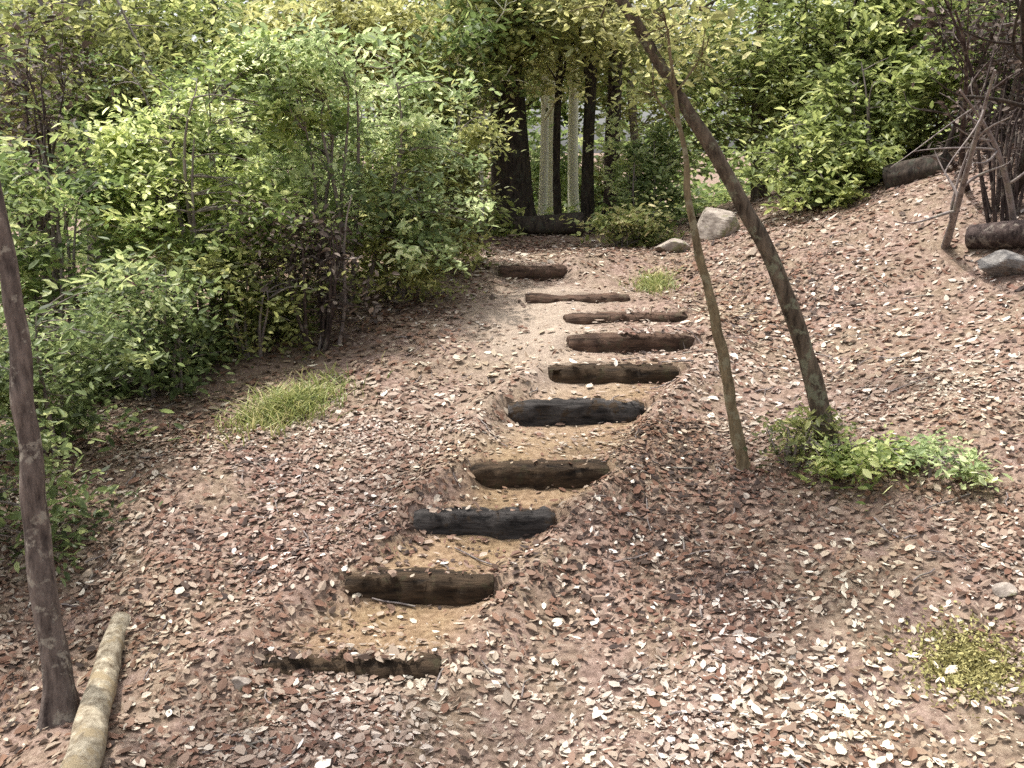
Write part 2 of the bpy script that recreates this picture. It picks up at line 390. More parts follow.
for s, l, m_ in zip(steps, lbl, mt): timber(s, "timber_step", M[m_], l)

# ------------------------------------------------------------------ leaves
def leaves(mb, P, size, up=0.6, outward=None, shape=0.45, fold=0.25, tone=None, asp=None, curl=0.0, base_n=None):
    """P: n points; adds folded six-point leaves"""
    n = len(P); P = np.asarray(P, float)
    L = np.broadcast_to(size, (n,)) * rng.uniform(0.65, 1.3, n)
    nor = rng.normal(size=(n, 3)); nor /= np.linalg.norm(nor, axis=1)[:, None]
    nor = nor * (1 - up) + (np.array([0, 0, 1.0]) if base_n is None else base_n) * up; nor /= np.linalg.norm(nor, axis=1)[:, None] + 1e-9
    d = rng.normal(size=(n, 3))
    if outward is not None: d = d * 0.6 + outward
    d -= (d * nor).sum(1)[:, None] * nor; d /= np.linalg.norm(d, axis=1)[:, None] + 1e-9
    w = np.cross(nor, d); Wd = L * shape * rng.uniform(0.75, 1.2, n)
    cu = curl * rng.uniform(-0.4, 1, n)
    fo = fold * rng.uniform(0.2, 1.4, n)
    def pt(a, b, c): return P + d * (L * a)[:, None] + w * (Wd * b)[:, None] + nor * (L * c)[:, None]
    one = np.ones(n)
    V = np.stack([pt(-.5 * one, 0 * one, cu * .3), pt(-.2 * one, -.46 * one, fo * .35), pt(.18 * one, -.40 * one, fo * .33 + cu * .1),
                  pt(.5 * one, 0 * one, cu * .5), pt(.18 * one, .40 * one, fo * .33 + cu * .1), pt(-.2 * one, .46 * one, fo * .35)], 1)
    b = np.arange(n)[:, None] * 6
    F = np.concatenate([b + np.array([[0, 1, 2, 3]]), b + np.array([[0, 3, 4, 5]])], 1).reshape(-1, 4)
    if tone is None: tone = rng.beta(2.2, 2.2, n)
    mb.add(V.reshape(-1, 3), F, np.repeat(np.broadcast_to(tone, (n,)), 2))

def curve(p0, p1, bend=0.15, n=9, up=0.0):
    p0, p1 = np.asarray(p0, float), np.asarray(p1, float)
    L = np.linalg.norm(p1 - p0); t = np.linspace(0, 1, n)[:, None]
    o1, o2 = rng.normal(size=3) * bend * L, rng.normal(size=3) * bend * L
    q1 = p0 + (p1 - p0) * .33 + o1 + np.array([0, 0, up * L]); q2 = p0 + (p1 - p0) * .66 + o2 + np.array([0, 0, up * L])
    return (1 - t) ** 3 * p0 + 3 * (1 - t) ** 2 * t * q1 + 3 * (1 - t) * t ** 2 * q2 + t ** 3 * p1

def foliage(tree_root, stems, crowns, leaf_mat_, bark, leaf=0.08, ncl=60, per=60, spread=0.16, stem_name="stem", leaf_name="foliage", up=0.55, twig=0.006, sides=7, rough=0.05, min_z=None, shape=0.45, shell=0.45, tone_amp=0.22):
    """stems: list of (points, radii) each a part of its own; crowns: list of (centre, radii); twigs join every leaf clump to a stem"""
    allp = np.vstack([p for p, _ in stems])
    lf = MB()
    tw = MB(); nt = 0
    vol = np.array([np.prod(np.asarray(r)) ** 0.66 for _, r in crowns]); share = vol / vol.sum()
    for (c, r), sh in zip(crowns, share):
        c, r = np.asarray(c, float), np.asarray(r, float)
        n = max(4, int(ncl * sh))
        dirs = rng.normal(size=(n, 3)); dirs /= np.linalg.norm(dirs, axis=1)[:, None]
        rad = rng.random(n) ** shell
        lump = 1 + 0.22 * noise2(dirs[:, 0] * 2.3 + c[0], dirs[:, 1] * 2.3 + dirs[:, 2] * 3.1, 77)
        cl = c + dirs * rad[:, None] * r * lump[:, None]
        if min_z is not None: cl = cl[cl[:, 2] > min_z]
        for q in cl:
            g0 = gz(q[0], q[1]) + 0.08
            q[2] = max(q[2], g0)
            dd = np.linalg.norm((allp - q) * np.array([1, 1, 0.8]), axis=1) + np.where(allp[:, 2] > q[2] + 0.1, 0.6, 0)
            s0 = allp[np.argmin(dd)]
            L = np.linalg.norm(q - s0)
            pts = curve(s0, q, 0.10, 6, 0.08)
            tw.tube(pts, np.linspace(twig * (0.7 + 0.6 * L), twig * 0.4, 6), 4, cap=False); nt += 1
            m = max(6, int(per * rng.uniform(0.45, 1.5)))
            sz = spread * rng.uniform(0.7, 1.35)
            off = rng.normal(size=(m, 3)) * sz * np.array([1, 1, 0.62])
            # leaves sit along a few sprays that leave the clump
            ns = 5; dirv = rng.normal(size=(ns, 3)); dirv[:, 2] *= 0.5
            dirv /= np.linalg.norm(dirv, axis=1)[:, None]
            pick = rng.integers(0, ns, m); al = rng.random(m) * sz * 2.0
            off = off * 0.5 + dirv[pick] * al[:, None]
            P = q + off
            gg = ground(P[:, 0], P[:, 1]); P[:, 2] = np.maximum(P[:, 2], gg + 0.03)
            base = np.clip(0.5 + rng.normal() * tone_amp, 0.08, 0.92)
            out = off / (np.linalg.norm(off, axis=1)[:, None] + 1e-6)
            leaves(lf, P, leaf * rng.uniform(0.65, 1.4), up=up, outward=out, shape=shape, tone=np.clip(base + rng.normal(size=m) * 0.2, 0, 1))
    for p, r in stems:
        st = MB(); st.tube(p, r, sides, rough=rough, flute=0.05)
        st.build(stem_name, bark, tree_root)
    ntw = sum(len(f) for f in tw.f)
    tw.f += [f + tw.n for f in lf.f]; tw.v += lf.v; tw.a += lf.a
    tw.build(leaf_name, leaf_mat_, tree_root, smooth=False, mat2=bark, split=ntw)      # leaves with the twigs that carry them

def shrub(u, v, y, w, h, label, mat, bark='bark_grey', nst=6, leaf=0.075, ncl=90, per=60, spread=0.13, d=None, cat="shrub", name="shrub", group="shrubs along the path", lift=0.47, **kw):
    """base seen near u, v at distance y; w, h crown width and height in metres"""
    p = at(u, v, y); base = np.array([p[0], p[1], gz(p[0], p[1])])
    root = thing(name, base, label, cat, group)
    d = d or w * 0.8
    st = []
    for k in range(nst):
        a = rng.random() * 6.28; rr = rng.uniform(0.1, 0.62)
        e = base + np.array([math.cos(a) * w / 2 * rr, math.sin(a) * d / 2 * rr, h * rng.uniform(0.6, 0.92)])
        b0 = base + np.array([math.cos(a) * 0.08 * w, math.sin(a) * 0.08 * d, 0]); b0[2] = gz(b0[0], b0[1]) - 0.05
        pts = curve(b0, e, 0.08, 12, 0.1); st.append((pts, np.linspace(0.017, 0.004, 12) * (0.6 + h / 2.5)))
    cen = base + np.array([0, 0, h * lift])
    cr = [(cen, (w / 2 * 0.82, d / 2 * 0.8, (h * (1 - lift) + 0.02) * 0.85))]
    for k in range(5):
        a = rng.random() * 6.28; q = rng.uniform(0.22, 0.36)
        cr.append((cen + np.array([math.cos(a) * w * 0.33, math.sin(a) * d * 0.33, h * (1 - lift) * rng.uniform(-0.75, 0.75)]), (w * q, d * q, h * (1 - lift) * rng.uniform(0.35, 0.6))))
    foliage(root, st, cr, M[mat], M[bark], leaf=leaf, ncl=ncl, per=per, spread=spread, **kw)
    return root

def tree(u, y, label, mat, bark, crowns, top, r0=0.09, leaf=0.10, ncl=110, per=60, spread=0.28, lean=0.0, group="trees behind the path", name="tree", base_v=None, **kw):
    """trunk base in column u at distance y; crowns: (u, v, y, ru, rv) in picture columns/rows turned into metres at that distance"""
    p = at(u, 240, y); base = np.array([p[0], y, gz(p[0], y)])
    root = thing(name, base, label, "tree", group)
    tp = at(*top) if len(top) == 3 else np.array(top)
    pts = curve(base - np.array([0, 0, 0.15]), tp, 0.04, 16)
    rad = r0 * np.linspace(1, 0.3, 16); rad[0] *= 1.35; rad[1] *= 1.12
    st = [(pts, rad)]
    cr = []
    for (cu, cv, cy, ru, rv) in crowns:
        c = at(cu, cv, cy); k = cy / F_PX
        cr.append((c, (ru * k, max(ru, rv) * k * 0.8, rv * k)))
    # limbs
    for c, r in cr:
        for q in range(3):
            e = c + rng.normal(size=3) * np.asarray(r) * 0.4
            j = int(rng.integers(6, 14))
            st.append((curve(pts[j], e, 0.1, 9, 0.05), np.linspace(rad[j] * 0.5, 0.008, 9)))
    foliage_tree(root, st, cr, M[mat], M[bark], leaf, ncl, per, spread, **kw)
    return root
def foliage_tree(root, st, cr, mat, bark, leaf, ncl, per, spread, **kw):
    tr = MB(); tr.tube(st[0][0], st[0][1], 10, rough=0.04, flute=0.06); tr.build("trunk", bark, root)
    foliage(root, st[1:], cr, mat, bark, leaf=leaf, ncl=ncl, per=per, spread=spread, stem_name="limb", leaf_name="crown", twig=0.008, **kw)

# ------------------------------------------------------------------ trees with visible trunks on and beside the path
# leaning dark tree
def trunk_only(name, base_uv, y, path, r, bark, label, group=None, cat="tree", rough=0.04, ext=None, flare=1.7, n=26, yoff=None):
    p = on_ground(*base_uv) if y is None else None
    if p is None:
        q = at(*base_uv, y); p = np.array([q[0], q[1], gz(q[0], q[1])])
    root = thing(name, p, label, cat, group)
    y0 = p[1]
    P = [p - np.array([0, 0, 0.12])]
    for k, (u, v) in enumerate(path):
        P.append(at(u, v, y0 + (yoff[k] if yoff else 0.0)))
    if ext is not None: P += [np.asarray(e, float) for e in ext]
    P = np.array(P); t = np.concatenate([[0], np.cumsum(np.linalg.norm(np.diff(P, axis=0), axis=1))]); t /= t[-1]
    tt = np.linspace(0, 1, n)
    pts = np.stack([np.interp(tt, t, P[:, c]) for c in range(3)], -1)
    for _ in range(2): pts[1:-1] = (pts[:-2] + 2 * pts[1:-1] + pts[2:]) / 4
    pts[1:-1] += rng.normal(size=(n - 2, 3)) * 0.006
    rad = np.interp(tt, np.linspace(0, 1, len(r)), r); rad[0] *= flare; rad[1] *= 1 + (flare - 1) * 0.45
    mb = MB(); mb.bark(pts, rad); mb.build("trunk", M[bark], root)
    return root, pts, rad

root, tp, tr_ = trunk_only("leaning_tree", (832, 448), None, [(822, 408), (805, 350), (787, 298), (752, 222), (707, 142), (664, 70), (622, 0), (570, -75), (500, -170)], [0.058, 0.050, 0.043, 0.037, 0.031, 0.026, 0.018], 'bark',
    "dark slender tree leaning left over the path from a leafy base", rough=0.05)
def add_limbs(root, tp, tr_, specs, mat, bark, **kw):
    st = []; cr = []
    for (j, e, r) in specs:
        e = np.asarray(e, float); st.append((curve(tp[j], e, 0.08, 9, 0.05), np.linspace(tr_[j] * 0.55, 0.006, 9))); cr.append((e, r))
    foliage(root, st, cr, M[mat], M[bark], stem_name="limb", leaf_name="crown", **kw)
add_limbs(root, tp, tr_, [(18, at(700, 10, 6.2), (.45, .5, .22)), (20, at(600, 20, 6.3), (.4, .4, .16)), (21, at(520, -90, 5.8), (.8, .6, .35)), (24, at(440, -190, 6.2), (.9, .8, .4)), (25, at(560, -230, 5.4), (.9, .7, .4)), (25, (-2.1, 6.5, 4.6), (.7, .6, .3)), (24, (-0.3, 5.4, 4.6), (.6, .6, .3)), (23, (1.0, 7.4, 4.6), (.7, .6, .3)), (22, (1.9, 6.2, 4.7), (.5, .5, .25)), (16, at(665, 45, 6.3), (.28, .28, .14))], 'yellow', 'bark', leaf=0.058, ncl=140, per=36, spread=0.13)  # unseen high crowns over the path added to cast dappled shade

root, tp, tr_ = trunk_only("slim_tree", (747, 470), None, [(736, 420), (716, 318), (698, 250), (688, 185), (678, 120), (672, 70), (668, 30)], [0.038, 0.033, 0.028, 0.021, 0.013, 0.006], 'bark_yellow',
    "slim yellow brown sapling leaning left just in front of dark leaning tree")
add_limbs(root, tp, tr_, [(19, at(655, 95, 5.7), (.2, .2, .12)), (22, at(700, 60, 5.6), (.24, .24, .14)), (25, at(665, 20, 5.5), (.3, .3, .16))], 'olive', 'bark_yellow', leaf=0.048, ncl=34, per=24, spread=0.10)

root, tp, tr_ = trunk_only("slim_tree", (61, 716), None, [(58, 680), (46, 600), (34, 500), (25, 400), (12, 290), (-8, 180), (-40, 50), (-60, -90)], [0.058, 0.05, 0.045, 0.040, 0.034, 0.03, 0.024], 'bark_left',
    "thin purple brown trunk at the left edge beside pale bare log", yoff=[0, .02, .05, .08, .1, .1, .1, .1])
add_limbs(root, tp, tr_, [(20, at(-60, 60, 3.9), (.4, .4, .25)), (25, at(-20, -60, 4.3), (.5, .5, .25)), (24, at(20, -260, 4.4), (.7, .6, .3)), (25, at(-120, -250, 4.2), (.7, .6, .3)), (25, at(200, -330, 4.7), (.6, .5, .25))], 'dark', 'bark_left', leaf=0.06, ncl=70, per=30, spread=0.12)  # crowns above the view added to dapple the left foreground

# dark trunks at the top of the path
def straight_trunk(u, y, wpx, vtop, bark, label, group, lean=0, name="forest_tree", crown=None, nm='olive'):
    p = at(u, 240, y); base = np.array([p[0], y, gz(p[0], y)])
    root = thing(name, base, label, "tree", group)
    r = wpx * y / F_PX / 2
    top = at(u + lean, vtop, y)
    n = 18; pts = curve(base - np.array([0, 0, .15]), top, 0.012, n)
    rad = r * np.linspace(1, 0.75, n); rad[0] *= 1.4; rad[1] *= 1.15
    mb = MB(); mb.bark(pts, rad, 16, 60, depth=0.03 if bark == 'bark_pale' else 0.10); mb.build("trunk", M[bark], root)
    if crown:
        st = []; cr = []
        for q in range(4):
            e = top + rng.normal(size=3) * np.array([0.6, 0.6, 0.35]) + np.array([0, 0, 0.1])
            st.append((curve(pts[n - 3 - q], e, 0.1, 8, 0.05), np.linspace(r * 0.5, 0.01, 8)))
            cr.append((e, (0.8, 0.8, 0.55)))
        for q in range(4):
            e = at(u + rng.uniform(-30, 30), rng.uniform(5, 72), y - rng.uniform(0.6, 1.4)); j = n // 2 + q
            st.append((curve(pts[j], e, 0.1, 8, 0.05), np.linspace(r * 0.4, 0.008, 8))); cr.append((e, (0.62, 0.5, 0.36)))
        foliage(root, st, cr, M[nm], M[bark], leaf=0.1, ncl=crown, per=40, spread=0.25, stem_name="limb", leaf_name="crown")
    return root
G2 = "trunks at the top of the path"
straight_trunk(513, 13.0, 34, -70, 'bark_dark', "thickest dark trunk at top of path, left of the pale trunks", G2, -6, crown=170)
straight_trunk(497, 13.6, 10, -20, 'bark', "thin brown trunk touching left side of the thickest dark trunk", G2, -8, crown=60)
straight_trunk(560, 13.4, 8, -30, 'bark_dark', "very thin dark trunk between two pale trunks at the top of the path", G2, 2, crown=60, nm='yellow')
straight_trunk(590, 13.2, 13, -60, 'bark_dark', "dark trunk right of the pale trunks at the top of the path", G2, 4, crown=110, nm='yellow')
straight_trunk(611, 14.4, 17, -60, 'bark_purple', "purple brown trunk, rightmost of the trunks at the top of the path", G2, 8, crown=80)
straight_trunk(482, 12.6, 5, 20, 'bark_pale', "slim pale sapling left of the thickest dark trunk", G2, -3, crown=16, nm='mid')
straight_trunk(541, 15.0, 9, 10, 'bark_pale', "shortest pale trunk, next to thickest dark trunk", G2, 1, crown=20, nm='yellow')
straight_trunk(552, 15.6, 10, -30, 'bark_pale', "bright pale trunk, middle one of three at the top of the path", G2, 1, crown=26, nm='yellow')
straight_trunk(575, 15.3, 11, -30, 'bark_pale', "bright pale trunk, rightmost of three at the top of the path", G2, 2, crown=26, nm='yellow')

def lying_log(name, p0, p1, r0, r1, mat, label, n=16, sink=0.25, cat="log", part=None, rough=0.05, raise_=None):
    p0, p1 = np.asarray(p0, float), np.asarray(p1, float)
    t = np.linspace(0, 1, n)[:, None]; pts = p0 + (p1 - p0) * t
    rad = np.linspace(r0, r1, n)
    zz = ground(pts[:, 0], pts[:, 1]); fit = np.polyval(np.polyfit(t[:, 0], zz, 1), t[:, 0])
    pts[:, 2] = fit + rad * (1 - sink) + (raise_ if raise_ is not None else 0)
    pts += rng.normal(size=pts.shape) * 0.004
    mb = MB(); mb.bark(pts, rad, 24, 90, depth=0.09, lobes=0.0)
    for e0, e1, fl in ((0, 1, True), (-1, -2, False)):                     # sawn and broken ends
        ring = mb.v[0].reshape(90, 24, 3)[e0]; c_ = ring.mean(0); inner = c_ + (ring - c_) * 0.55 + (pts[e1] - pts[e0]) * 0.12 * rng.uniform(-0.4, 0.6, 24)[:, None]
        k1 = np.arange(24); k2 = (k1 + 1) % 24
        mb.add(np.vstack([ring, inner]), np.stack([k1, k2, k2 + 24, k1 + 24], -1) if not fl else np.stack([k2, k1, k1 + 24, k2 + 24], -1))
        mb.add(np.vstack([inner, c_[None]]), np.stack([k1, k2, np.full(24, 24)], -1))
    o = mb.build(name, M[mat], origin=(pts[n // 2][0], pts[n // 2][1], float(zz[n // 2])))
    return tag(o, label, cat)
a, b = at(488, 240, 12.1), at(582, 235, 12.2)
lying_log("fallen_log", a, b, 0.11, 0.16, 'bark_dark', "black rotting log lying across the top of the path under the trunks", sink=0.2)
a, b = on_ground(120, 624), on_ground(86, 766); b = a + (b - a) * 1.5
lying_log("fallen_log", a, b, 0.042, 0.078, 'bare', "pale barkless log lying on the ground at the lower left corner", sink=0.1)

# rocks
def rock(name, u, v, size, mat, label, cat="rock", y=None, group=None, sink=0.3, seed=0):
    p = on_ground(u, v) if y is None else at(u, v, y)
    sx, sy, sz = size
    bx, by = p[0], p[1]; bz = gz(bx, by)
    nu, nv = 40, 28; V = []; F = []
    r_ = np.random.default_rng(seed + 5)
    planes = r_.normal(size=(16, 3)); planes /= np.linalg.norm(planes, axis=1)[:, None]; dist = r_.uniform(0.55, 0.9, 16)
    for i_ in range(nv + 1):
        th = math.pi * i_ / nv
        for j_ in range(nu):
            ph = 2 * math.pi * j_ / nu
            d = np.array([math.sin(th) * math.cos(ph), math.sin(th) * math.sin(ph), math.cos(th)])
            k_ = planes @ d; rr = min([1.0] + [dist[q] / k_[q] for q in range(16) if k_[q] > 0.05])
            rr *= 1 + r_.normal() * 0.006
            V.append((bx + d[0] * rr * sx, by + d[1] * rr * sy, bz + (d[2] * rr + 1 - 2 * sink) * sz))
    for i_ in range(nv):
        for j_ in range(nu):
            j2 = (j_ + 1) % nu; F.append((i_ * nu + j_, i_ * nu + nu + j_, i_ * nu + nu + j2, i_ * nu + j2))
    mb = MB(); mb.add(V, F)
    o = mb.build(name, M[mat], origin=(bx, by, bz), smooth=False); return tag(o, label, cat, group)
rock("boulder", 715, 224, (0.30, 0.3, 0.24), 'rock', "large pale boulder beyond the slim yellow brown sapling", "rock", y=10.6, seed=1)
rock("boulder", 671, 222, (0.20, 0.2, 0.10), 'rock', "small whitish rock left of the large pale boulder", "rock", y=10.2, seed=2)
rock("boulder", 1008, 272, (0.30, 0.24, 0.12), 'rock_grey', "flat grey rock low on the bank at the right edge", "rock", seed=3)
rock("stone", 1004, 596, (0.055, 0.05, 0.04), 'rock', "pale stone at right edge below the mossy patch", "stone", seed=4)
rock("stone", 242, 690, (0.05, 0.04, 0.035), 'rock', "small pale stone left of lowest step", "stone", seed=6)

# fallen log and bare branches on the right bank
a, b = on_ground(968, 250), on_ground(1023, 252); b = a + (b - a) * 2.2
lying_log("fallen_log", a, b, 0.09, 0.12, 'bark_purple', "purple brown log lying on the right bank above flat grey rock", sink=0.05, raise_=0.02)

def dead_branch(name, p0, p1, r, bark, label, nsub=5, bend=0.07, group=None, sub=0.5, cat="branch"):
    p0, p1 = np.asarray(p0, float), np.asarray(p1, float)
    root = thing(name, p0, label, cat, group)
    main = curve(p0, p1, bend, 14); rad = np.linspace(r, r * 0.25, 14)
    mb = MB(); mb.tube(main, rad, 8, rough=0.05); mb.build("stem", M[bark], root)
    for q in range(nsub):
        j = int(rng.integers(3, 12)); L = np.linalg.norm(p1 - p0) * sub * rng.uniform(0.4, 1)
        d = (main[j + 1] - main[j]); d /= np.linalg.norm(d); d = d + rng.normal(size=3) * 0.7; d /= np.linalg.norm(d)
        t = MB(); t.tube(curve(main[j], main[j] + d * L, 0.1, 8), np.linspace(rad[j] * 0.6, 0.003, 8), 5); t.build("twig", M[bark], root)
    return root
GB = "bare branches on the right bank"
def gp(u, v, y):
    p = on_ground(u, v)
    if abs(p[1] - y) > 2.5: p = at(u, v, y)
    p[2] = gz(p[0], p[1]) - 0.03; return p
dead_branch("dead_branch", gp(945, 245, 7.2), at(995, 70, 7.0), 0.035, 'bark_grey', "pale grey bare branch leaning up the right bank towards the corner", 6, group=GB)
dead_branch("dead_branch", gp(968, 190, 7.8), at(955, 10, 7.6), 0.03, 'bark_purple', "purple brown upright bare stem left of the pale grey branch", 7, group=GB)
dead_branch("dead_branch", gp(1005, 200, 7.4), at(1030, -40, 7.0), 0.045, 'bark_dark', "dark bare stem rising at the upper right corner", 8, group=GB)
dead_branch("dead_branch", gp(915, 175, 9.0), at(1030, 100, 8.6), 0.03, 'bark_purple', "thin bare branch slanting right across the dark hollow", 6, group=GB)
for k_, (u0, v0, d0, u1, v1, bk, lab) in enumerate((
    (935, 175, 9.4, 1000, 20, 'bark_dark', "thin dark bare stem behind the purple brown upright stem"),
    (985, 150, 9.0, 940, -10, 'bark_purple', "bare stem crossing leftwards over the upright purple stem"),
    (1015, 230, 7.6, 960, 90, 'bark_grey', "thin grey bare stem leaning left from the lying purple log"),
    (1000, 140, 9.2, 1020, 0, 'bark_grey', "straight grey bare stem close to the upper right corner"),
    (900, 160, 9.8, 985, 60, 'bark_dark', "low dark bare branch rising right from the added black stub"))):
    dead_branch("dead_branch", gp(u0, v0, d0), at(u1, v1, d0 - 0.2), 0.028, bk, lab, 8, group=GB, sub=0.6)
a, b = at(890, 150, 10.0), at(950, 150, 9.6)  # dark log added to stand for the shade in the hollow
lying_log("fallen_log", a, b, 0.14, 0.12, 'bark_dark', "black log stub added as dark shade of the hollow atop right bank", sink=0.55)
dead_branch("dead_branch", gp(338, 345, 7.6), at(352, 195, 7.5), 0.018, 'bark_grey', "pale bare stem standing before the dry brown shrub on the left", 1, sub=0.35, cat="branch")
dead_branch("dead_branch", gp(318, 352, 7.5), at(345, 240, 7.7), 0.014, 'bark_grey', "short pale bare stem slanting right at foot of dry brown shrub", 1, sub=0.3, cat="branch")

# ------------------------------------------------------------------ shrubs
shrub(60, 455, 5.9, 1.1, 1.0, "dark green shrub behind the thin trunk at the left edge", 'dark', ncl=80, per=60, leaf=0.06)
shrub(-50, 500, 5.0, 1.3, 2.0, "tall grey green shrub leaving the frame at left", 'dark', ncl=110, per=55, leaf=0.06)
shrub(165, 400, 6.9, 1.35, 1.05, "dark green bushy shrub on the left path edge under the bright leaves", 'dark', ncl=100, per=60, leaf=0.065)
shrub(75, 400, 7.4, 1.5, 1.9, "mid green shrub left of the brightest shrub", 'mid', ncl=120, per=55, leaf=0.07)
shrub(205, 375, 7.9, 1.9, 2.25, "brightest yellow green shrub with sunlit top on left of path", 'bright', ncl=230, per=60, leaf=0.075, lift=0.54)
shrub(345, 345, 8.6, 2.25, 2.25, "pale green shrub with arching top right of the brightest shrub", 'pale', ncl=230, per=58, leaf=0.07, lift=0.55)
shrub(255, 368, 7.4, 1.0, 0.75, "low olive shrub at the path edge above grass clump", 'olive', ncl=60, per=45, leaf=0.06)
shrub(316, 342, 7.45, 0.85, 1.05, "dry brown shrub with bare stems in gap of the left shrubs", 'dry', bark='bark_purple', ncl=70, per=30, leaf=0.05, nst=12, lift=0.6)
shrub(400, 318, 8.7, 1.05, 1.15, "olive shrub in front of the pale green shrub near upper steps", 'olive', ncl=80, per=55, leaf=0.065)
shrub(438, 288, 9.6, 0.95, 1.45, "yellow olive shrub left of the dark trunks by the path top", 'olive', ncl=90, per=55, leaf=0.07)
shrub(645, 225, 12.8, 1.0, 1.35, "pale blue green shrub right of the purple brown trunk", 'pale', ncl=70, per=55, leaf=0.09)
shrub(625, 246, 11.2, 0.9, 0.42, "low yellowish bush at right of path top before pale rocks", 'grass', ncl=40, per=45, leaf=0.07)
shrub(800, 222, 10.6, 1.7, 1.0, "green shrub along the top of right bank behind leaning tree", 'green', ncl=90, per=60, leaf=0.085)
shrub(875, 190, 10.8, 1.6, 1.3, "bushy green shrub on the right bank left of the bare stems", 'green', ncl=90, per=60, leaf=0.085)
shrub(50, 330, 8.4, 1.3, 2.3, "grey twiggy half bare shrub at the left edge above the green ones", 'dry', bark='bark_purple', ncl=70, per=24, leaf=0.06, nst=12, lift=0.7)
shrub(1000, 160, 9.6, 1.5, 1.5, "brown half bare shrub behind the bare stems in the upper right corner", 'dry', ncl=80, per=30, leaf=0.075, bark='bark_purple', nst=9)

shrub(165, 300, 10.6, 2.0, 2.2, "mid green bush in the second row behind the brightest shrub", 'mid', ncl=110, per=55, leaf=0.09)
shrub(300, 290, 11.2, 1.9, 2.2, "olive bush in the second row behind the pale green shrub", 'olive', ncl=110, per=55, leaf=0.09)
shrub(420, 270, 11.8, 1.7, 2.2, "green bush in the second row left of the trunks at path top", 'green', ncl=100, per=55, leaf=0.09)
shrub(1005, 190, 8.3, 1.2, 1.2, "leafless purple brown thicket in front, right edge above the lying purple log", 'dry', bark='bark_purple', ncl=70, per=9, leaf=0.05, nst=14, lift=0.6)
shrub(552, 228, 17.6, 1.5, 1.7, "bright pale bush seen in the gap between the pale trunks", 'pale', ncl=60, per=45, leaf=0.13, group="bushes beyond the top of the path")
shrub(598, 226, 18.4, 1.6, 1.8, "yellowish far bush seen right of the pale trunks", 'grass', ncl=60, per=45, leaf=0.13, group="bushes beyond the top of the path")
# undergrowth at the foot of the leaning tree
shrub(790, 478, 5.5, 0.50, 0.26, "low olive undergrowth plant around the foot of both leaning trees", 'olive', ncl=34, per=26, leaf=0.045, spread=0.07, name="undergrowth_plant", cat="plant", group="undergrowth under the leaning trees", nst=7)
shrub(866, 492, 5.3, 0.62, 0.20, "pale green undergrowth plant right of the dark leaning trunk", 'bright', ncl=34, per=26, leaf=0.05, spread=0.07, name="undergrowth_plant", cat="plant", group="undergrowth under the leaning trees", nst=7)
shrub(932, 505, 5.2, 0.60, 0.15, "flat pale undergrowth plant farthest right of the leaning trees", 'pale', ncl=26, per=22, leaf=0.045, spread=0.06, name="undergrowth_plant", cat="plant", group="undergrowth under the leaning trees", nst=6)

# ------------------------------------------------------------------ trees behind
tree(95, 11.5, "grey stemmed tree with olive crown at the upper left corner", 'olive', 'bark_grey', [(60, 60, 11.5, 130, 90), (150, 130, 11.2, 90, 60)], (70, -150, 11.5), r0=0.1, ncl=170, per=60)
tree(230, 13.0, "green leafed tree second from the upper left corner", 'green', 'bark', [(210, 60, 13, 120, 80), (120, 20, 13.5, 90, 60)], (215, -150, 13), ncl=150, per=60)
tree(345, 12.0, "yellowish tree above the pale green arching shrub", 'yellow', 'bark_purple', [(330, 40, 12, 110, 60), (400, 60, 12.5, 90, 50)], (340, -130, 12), r0=0.08, ncl=130, per=55)
tree(455, 15.5, "tall olive tree left behind the thickest dark trunk", 'olive', 'bark', [(455, 60, 15.5, 90, 70), (450, 150, 15, 60, 60)], (460, -150, 15.5), ncl=120, per=55)
tree(520, 18.0, "far mid green tree above the trunks at the top of the path", 'mid', 'bark', [(520, 50, 18, 100, 70), (590, 80, 19, 90, 60)], (522, -100, 18), ncl=140, per=60, leaf=0.12)
tree(640, 17.0, "yellow leaved tree above the purple brown trunk", 'yellow', 'bark_grey', [(630, 60, 17, 80, 70), (590, 20, 17.5, 70, 50)], (635, -120, 17), ncl=110, per=55, leaf=0.12)
tree(760, 13.0, "bright green tree right behind the dark leaning tree", 'green', 'bark', [(750, 80, 13, 110, 100), (830, 60, 12.5, 100, 90)], (765, -150, 13), r0=0.11, ncl=190, per=65)
tree(880, 12.0, "large green tree left of the upper right corner", 'green', 'bark_dark', [(880, 60, 12, 100, 90), (930, 30, 11.5, 90, 70)], (890, -160, 12), r0=0.11, ncl=170, per=65)
tree(1010, 11.0, "dark purplish tree filling the upper right corner", 'dark', 'bark_purple', [(1010, 30, 11, 90, 80)], (1015, -160, 11), r0=0.1, ncl=70, per=40)
tree(20, 16.0, "tall dark green tree far back at the left edge", 'mid', 'bark', [(10, 100, 16, 120, 120), (-60, 0, 16, 100, 100)], (20, -150, 16), ncl=150, per=60, leaf=0.12)

